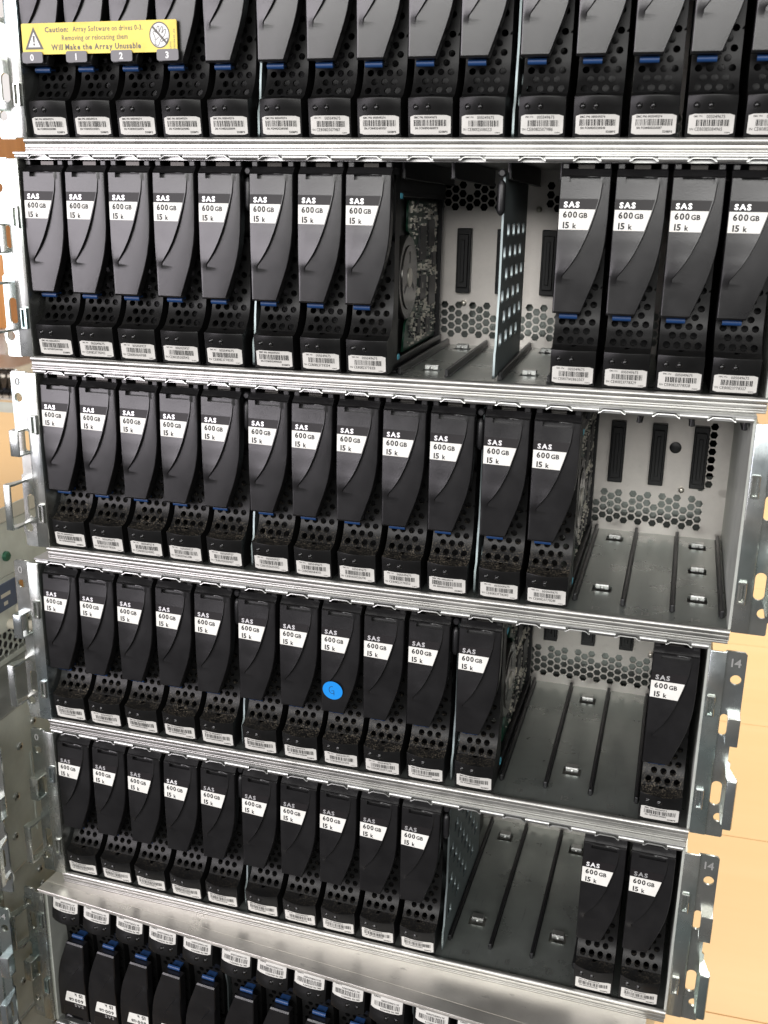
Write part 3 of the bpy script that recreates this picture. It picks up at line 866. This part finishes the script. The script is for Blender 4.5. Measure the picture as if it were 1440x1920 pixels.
F1 = 'FCNHD1222'
DR = {
 1: [('005049274', s) for s in ('FCNHD122203180', 'FCNHD122203172', 'FCNHD122203175', 'FCNHD122203182', 'FCNHD122103091', 'FCNHD122103085')] +
    [('005049675', 'CE808125079817'), ('005049274', 'FCNHD124103957'), ('005049675', 'FCNHD124100979'), ('005049675', 'CE810125080221'), ('005049675', 'CE808125079816'),
     ('005049274', 'FCNHD122201348'), ('005049274', 'FCNHD122201357'), ('005049675', 'CE803115084965'), ('005049675', 'CE808125079812')],
 2: [('005049274', 'CETHD172007006'), ('005049675', 'CE801123778342'), ('005050927', 'CE801150647018'), ('005050927', 'CE802152017142'), ('005049675', 'CE801123778335'),
     ('005049274', 'FCNHD123896228'), ('005049675', 'CE801123778334'), ('005049675', 'CE801123778331'), None, None, None,
     ('005049675', 'CE807142862507'), ('005049675', 'CE801123778329'), ('005049675', 'CE801123778328'), ('005049675', 'CE801123778327')],
 3: [('005049274', 'APM00120265531'), ('005049675', 'CE801123778356'), ('005049274', 'CE812103334082'), ('005050927', 'CE812150652181'), ('005050927', 'CE807150513457'),
     ('005050927', 'CE812150655502'), ('005049675', 'CE803115084971'), ('005049675', 'CE806130256710'), ('005049675', 'CE801123778352'), ('005049274', 'BE102124975702'),
     ('005049675', 'CE801123778282'), ('005049675', 'CE801123778281'), None, None, None],
 4: [('005049274', 'FCNHD122201007'), ('005049675', 'CE804131010733'), ('005049274', 'FCNHD122201057'), ('005049675', 'CETHD172009847'), ('005049274', 'FCNHD122201047'),
     ('005049675', 'BE102123884845'), ('005049274', 'CETHD172208084'), ('005049675', 'CE801143520203'), ('005049675', 'CE808125097268'), ('005049274', 'FCNHD122201048'),
     ('005049274', 'FCNHD122201037'), None, None, None, ('005049274', 'CETHD172198812')],
 5: [('005049274', 'FCNHD122200711'), ('005049274', 'FCNHD122201718'), ('005049274', 'FCNHD122201046'), ('005049675', 'CE101083778001'), ('005049274', 'FCNHD122201148'),
     ('005049675', 'BE101451010883'), ('005049675', 'CE804214011029'), ('005049274', 'FCNHD122201007'), ('005049675', 'CETHD172009851'), ('005049274', 'FCNHD122201136'),
     None, None, None, ('005049274', 'BE101094034481'), ('005049274', 'FCNHD122201344')],
}
WHERE = {1: 'in the topmost array behind the yellow caution strip', 2: 'in the array beneath the topmost one',
         3: 'in array with three empty end bays', 4: 'in array with the blue-dotted drive', 5: 'in array resting on upside-down one'}
CHL = {1: 'topmost steel disk array filled with drives, yellow caution strip across its first four',
       2: 'steel disk array second from the top, gap of three empty bays beside perforated divider',
       3: 'steel disk array third from the top with its last three bays empty',
       4: 'steel disk array holding the blue-dotted drive, lone drive beside its right ear',
       5: 'steel disk array resting on the upside-down one, two drives by its right ear'}
DUST = {1: 0.0, 2: 0.03, 3: 0.45, 4: 0.36, 5: 0.12}
EXP = {(2, 7), (3, 11), (4, 10)}
drives = {}
for r in (1, 2, 3, 4, 5):
    emp = [i for i, s in enumerate(DR[r]) if s is None]
    chassis(ROWS[r], CHL[r], emp)
    for i, s in enumerate(DR[r]):
        if s is None: continue
        lab = 'black 600 GB drive, %s slot from left ear, %s' % (ORD[i], WHERE[r])
        if r == 1:
            lab = 'black drive, %s slot from left ear, in topmost array with yellow strip' % ORD[i]
        if (r, i) == (4, 7): lab = 'black 600 GB hard drive wearing a round blue sticker marked G'
        if (r, i) == (4, 14): lab = 'lone black 600 GB hard drive between empty bays and the right ear stamped 14'
        drives[r, i] = drive(ROWS[r], i, lab, 'hard drives in the disk arrays', s[0], s[1], DUST[r] * random.uniform(.5, 1.2), 1 if (r, i) in ((5, 3), (5, 13)) else 0, (r, i) in EXP)
chassis(ROW6, 'upside-down steel disk array jutting forward under the others with a bare metal ledge', [], ledge=True)
for i in range(15):
    drive(ROW6, i, 'upside-down black drive, blue latch, %s from the 14-stamped ear of flipped array' % ORD[14 - i], 'drives in the upside-down array', '005049274', 'FCNHD1222%05d' % (1000 + 37 * i), 0.0)
chassis(ROW7, 'lowest steel disk array standing on the floor under the upside-down one', [])

# blue dot with its handwritten letter
def dot_y(z): return -.55 - max(0, (z - 51) / 12.5) * 1.75
def build_dot():
    V = [(8.4, 0, 57)]; n = 32
    for k in range(n): V.append((8.4 + 6.9 * math.cos(2 * math.pi * k / n), 0, 57 + 6.9 * math.sin(2 * math.pi * k / n)))
    V2 = [(x, dot_y(z), z) for x, y, z in V]
    return mesh_of('dot_sticker', V2, [(0, 1 + (k + 1) % n, 1 + k) for k in range(n)], 'dot')
d = drives[4, 7]
dt = put('dot_sticker', build_dot(), d, (-W / 2, 0, 0), label='round bright blue paper dot with a handwritten G')
ink = Ink(); pts = []
def stroke(ink, pts, wd):
    for (a, b), (c, e) in zip(pts, pts[1:]):
        l = math.hypot(c - a, e - b) or 1; nx, ny = -(e - b) / l * wd, (c - a) / l * wd
        ink.poly([(a + nx, b + ny), (a - nx, b - ny), (c - nx, e - ny), (c + nx, e + ny)])
stroke(ink, [(8.0 + 2.0 * math.cos(rad(a)), 57.3 + 2.7 * math.sin(rad(a))) for a in range(70, 320, 15)], .17)
stroke(ink, [(7.6, 56.6), (9.3, 57.0), (9.3, 54.6), (9.2, 53.4)], .17)
put('handwritten_letter', ink.mesh('handwritten_letter', lambda a, b: (a, dot_y(b) - .08, b), ['ink']), dt)

# ------------------------------------------------------------------ caution strip over the first four drives of the topmost array
cs = bpy.data.objects.new('caution_strip', None); COL.objects.link(cs); cs.empty_display_size = .03
cs.matrix_world = ROWS[1] @ Matrix.Translation(((51.5 - CX) * MM, -1.6 * MM, (NOSE0 + 40) * MM))
cs['label'] = 'yellow caution strip with grey numbered tabs across the first four drives'; cs['category'] = 'caution sign'
def at_cs(a, b, y): return (a - 51.5, y, b - 40)
film = plate('film', rrect(1.4, 101.8, 45.6, 62.6, .8), [], .8, 'yellow'); film.transform(Matrix.Translation((-51.5 * MM, -.9 * MM, -40 * MM)))
film_o = put('yellow_film', film, cs)
ink = Ink()
ink.text('Caution:', 2.75, 17.0, 57.6, bold=1, wid=.98); ink.text('Array Software on drives 0-3.', 2.75, 35.4, 57.6, wid=.84, bold=2, track=.085)
ink.text('Removing or relocating them', 2.75, 49.5, 53.0, 'c', wid=.84, bold=2, track=.085)
ink.text('Will Make the Array Unusable', 2.95, 50.0, 47.9, 'c', bold=1, wid=.93, track=.1)
ink.text('046-004-105_A01', 1.0, 100.6, 47.2, rot=rad(90)); ink.text('OPTD', 1.0, 98.2, 47.2, rot=rad(90))
def tri(cx, z0, hw, h, mi): ink.poly([(cx - hw, z0), (cx + hw, z0), (cx, z0 + h)], mi)
put('caution_lettering', ink.mesh('caution_lettering', lambda a, b: at_cs(a, b, -1.36), ['greyink', 'whiteink']), film_o)
ink = Ink(); tri(9.4, 48.4, 6.2, 12.4, 0)
put('warning_triangle', ink.mesh('warning_triangle', lambda a, b: at_cs(a, b, -1.36), ['greyink']), film_o)
ink = Ink(); tri(9.4, 49.6, 4.1, 8.3, 0)
put('warning_triangle', ink.mesh('warning_triangle', lambda a, b: at_cs(a, b, -1.42), ['whiteink']), film_o)
ink = Ink(); ink.poly([(8.95, 52.2), (9.85, 52.2), (10.05, 55.8), (8.75, 55.8)]); ink.poly(circ(9.4, 51.1, .65, n=12))
put('exclamation_mark', ink.mesh('exclamation_mark', lambda a, b: at_cs(a, b, -1.48), ['greyink']), film_o)
ink = Ink(); ink.poly(circ(91.0, 54.6, 6.4, 7.0, 32))
put('prohibition_disc', ink.mesh('prohibition_disc', lambda a, b: at_cs(a, b, -1.36), ['whiteink']), film_o)
ink = Ink()
for k in range(32):
    a, b = 2 * math.pi * k / 32, 2 * math.pi * (k + 1) / 32
    ink.poly([(91 + 6.4 * q * math.cos(t), 54.6 + 7.0 * q * math.sin(t)) for q, t in ((.9, a), (1, a), (1, b), (.9, b))])
ink.poly([(86.3, 58.6), (87.2, 59.4), (95.8, 50.6), (94.9, 49.8)])
hand = [(88, 49.5), (90.2, 49.0), (91.6, 52.0), (94.2, 54.4), (95.2, 57.2), (94.3, 57.6), (92.4, 55.4), (93.4, 58.6), (92.4, 59.0), (90.8, 56.0), (90.9, 59.2), (89.8, 59.2), (89.2, 55.8), (87.6, 56.8), (86.9, 56.2), (88.2, 53.2)]
stroke(ink, hand + hand[:1], .2); stroke(ink, [(88.6, 52.0), (90.6, 53.6)], .18); stroke(ink, [(92, 51), (96, 53), (95.5, 49.6)], .25)
put('crossed_out_hand', ink.mesh('crossed_out_hand', lambda a, b: at_cs(a, b, -1.42), ['greyink']), film_o)
for k in range(4):
    x0 = 1.2 + 29.3 * k
    t = plate('number_tab', rrect(x0, x0 + 13.6, 40.9, 47.0, 1.2), [], 1.0, 'tabgrey'); t.transform(Matrix.Translation((-51.5 * MM, -1.75 * MM, -40 * MM)))
    to = put('number_tab', t, cs)
    ink = Ink(); ink.text(str(k), 3.4, x0 + 6.8, 42.2, 'c', bold=1)
    put('tab_number', ink.mesh('tab_number', lambda a, b: at_cs(a, b, -2.32), ['whiteink']), to)
bpy.data.collections.remove(_tmp) if len(_tmp.objects) == 0 else None

# ------------------------------------------------------------------ neighbouring stack
def rivets(parent, n_seed):
    bm = bmesh.new(); tube(bm, [(0, 0, 0), (1.2, 0, 0), (1.6, 0, 0)], [3.2, 3.0, 1.8], 14); tube(bm, [(1.5, 0, 0), (1.75, 0, 0)], [1.4, 1.3], 10, mi=1)
    me = bm_mesh('rivet', bm, ['steel', 'dark'], smooth=40)
    for y, z in ((70, 112), (72, 96), (50, 100), (40, 62), (34, 30), (100, 22), (120, 104), (128, 40)): put('rivet', me, parent, (XR + 1.35 - CX, y, z))
def side_press(parent):
    bm = bmesh.new(); bx(bm, XR + 1.3 - CX, XR + 2.3 - CX, 62, 240, 18, 88, .9, 2)
    put('pressed_panel', bm_mesh('pressed_panel', bm, 'server'), parent)
NBR = {}
for k, (dx, lab) in enumerate(((0, 'bottom array of the neighbouring stack, its riveted side wall showing'), (-.002, 'middle array of the neighbouring stack with riveted grey side wall'), (.001, 'upper array of the neighbouring stack carrying the vented grey server'))):
    m = Matrix.Translation((-.2885 + dx, -.032 + .004 * k, .1334 * k)) @ Matrix.Rotation(.006 * (k - 1), 4, 'Z')
    c = chassis(m, lab, [], 'arrays in the neighbouring stack', dividers=False)
    rivets(c, k); side_press(c); NBR[k] = c
def hex_panel(wid, hei, R, mat):
    """perforated sheet in the y-z plane"""
    V, F, idx = [], [], {}
    def vert(y, z, x):
        k = (round(y, 2), round(z, 2), x)
        if k not in idx: idx[k] = len(V); V.append((x, y, z))
        return idx[k]
    cs_, vp = 1.5 * R, math.sqrt(3) * R
    for c in range(int(wid / cs_)):
        for r in range(int(hei / vp)):
            cy, cz = R + c * cs_, vp * .5 + (r + (.5 if c % 2 else 0)) * vp
            o = [(cy + R * math.cos(rad(60 * k)), cz + R * math.sin(rad(60 * k))) for k in range(6)]
            i_ = [(cy + R * .78 * math.cos(rad(60 * k)), cz + R * .78 * math.sin(rad(60 * k))) for k in range(6)]
            for k in range(6):
                q = (k + 1) % 6
                F.append((vert(*o[k], 0), vert(*o[q], 0), vert(*i_[q], 0), vert(*i_[k], 0)))
                F.append((vert(*i_[k], 0), vert(*i_[q], 0), vert(*i_[q], -1.0), vert(*i_[k], -1.0)))
    return mesh_of('vent_grille', V, F, mat)
sv = bpy.data.objects.new('vented_server', None); COL.objects.link(sv); sv.location = (-.336, .25, .4003)
sv['label'] = 'grey server with honeycomb vent along its side, lying on the neighbouring stack'; sv['category'] = 'server'
bm = bmesh.new()
bx(bm, -220, 222, -230, 230, 0, 5, .6); bx(bm, -220, 222, -230, 230, 42, 46, .6); bx(bm, -220, 216, -228, 228, 4.9, 42.1)
bx(bm, 218, 221.5, 150, 230, 4.9, 42.1)
put('case', bm_mesh('case', bm, ['server']), sv)
put('vent_backing', box_mesh('vent_backing', 'black', 216.05, 216.6, -228, 228, 4.95, 42.0), sv)
put('vent_grille', hex_panel(376, 38, 4.6, 'server'), sv, (221, -228, 4.2))
s2 = bpy.data.objects.new('rack_server', None); COL.objects.link(s2); s2.location = (-.308, .26, .4466)
s2['label'] = 'grey server with beige rod handles and green screw, on top of the vented server'; s2['category'] = 'server'
bm = bmesh.new(); bx(bm, -220, 221, -240, 240, 0, 44, .8); bx(bm, -220, 222, -240, 240, 44.5, 88, .8)
put('case', bm_mesh('case', bm, 'server'), s2)
put('port_plate', box_mesh('port_plate', 'icon', 221.0, 221.9, -212, -184, 18, 40, bev=.2), s2)
put('port', box_mesh('port', 'brown', 221.0, 222.6, -181, -175, 20, 41, bev=.3), s2)
put('icon_mark', box_mesh('icon_mark', 'cable', 221.85, 222.1, -204, -192, 29, 32), s2)
put('icon_mark', box_mesh('icon_mark', 'cable', 221.85, 222.1, -201, -196, 22, 25), s2)
bm = bmesh.new(); tube(bm, [(221.8, -194, 61), (224, -194, 61), (224.8, -194, 61)], [4, 4, 3.2], 16); bx(bm, 224.7, 225.1, -197, -191, 60.5, 61.5)
put('screw', bm_mesh('screw', bm, ['green'], smooth=40), s2)
for z, y0, y1, out in ((13, -182, -60, 16), (4.5, -195, -50, 24), (36, -130, -50, 18)):
    bm = bmesh.new(); tube(bm, [(219, y0, z), (219 + out * .7, y0, z), (219 + out, y0 + 6, z), (219 + out, y1 - 6, z), (219 + out * .7, y1, z), (219, y1, z)], 4.2, 10)
    put('rod_handle', bm_mesh('rod_handle', bm, 'cable', smooth=50), s2)

M['board'] = mat_wood(); M['board'].name = 'pale_board_wood'
wb = bpy.data.objects.new('wooden_board', None); COL.objects.link(wb); wb.location = (-.35, .20, .5350)
wb['label'] = 'pale wooden board lying on top of the grey server with rod handles'; wb['category'] = 'board'
put('panel', box_mesh('panel', 'board', -260, 264, -180, 190, 0, 12, bev=1.2), wb)
put('edge_band', box_mesh('edge_band', 'cable', 264.1, 265.2, -180, 190, .4, 11.6), wb)

# ------------------------------------------------------------------ room: floor planks, wall, door, far array
fb = box_mesh('floor', 'seam', -5200, 4200, -90, 4300, -20, -3)
fl = put('floor', fb, kind='structure')
rnd = random.Random(5)
PL = {}
for j in range(-1, 12):
    y0 = 310 + 322 * j
    x = -5000 - rnd.uniform(0, 1200)
    while x < 4200:
        L = 1900
        if L not in PL: PL[L] = box_mesh('plank', 'wood', 0.5, L - 0.5, 0.5, 321.5, -2.9, 0.0, bev=.4)
        put('plank', PL[L], fl, (x, y0, 0)); x += L
put('wall', box_mesh('wall', 'wall', -5200, 4200, 3950, 4050, -3, 3000), kind='structure')
dr_ = bpy.data.objects.new('wooden_cabinet', None); COL.objects.link(dr_); dr_.location = (-2.66, 3.72, 0)
dr_['label'] = 'low brown wooden cabinet against the white wall behind the arrays'; dr_['category'] = 'cabinet'
put('body', box_mesh('body', 'brown', -400, 170, -150, 220, 210, 1080, bev=3), dr_)
put('top', box_mesh('top', 'brown', -410, 180, -165, 225, 1081, 1110, bev=3), dr_)
for x in (-390, 130):
    for y in (-140, 180): put('leg', box_mesh('leg', 'steel', x, x + 30, y, y + 30, 0, 209), dr_)
FM = Matrix.Translation((-2.30, 2.95, 0.0)) @ Matrix.Rotation(rad(8), 4, 'Z')
chassis(FM, 'distant disk array standing on the floor by the white wall', [i for i in range(10)], 'disk arrays on the floor', dividers=False)
for i in range(10, 15):
    drive(FM, i, 'drive, %s bay from the left ear, in distant array by white wall' % ORD[i], 'drives in the distant array', '005049274', 'FCNHD1221%05d' % (1000 + i))
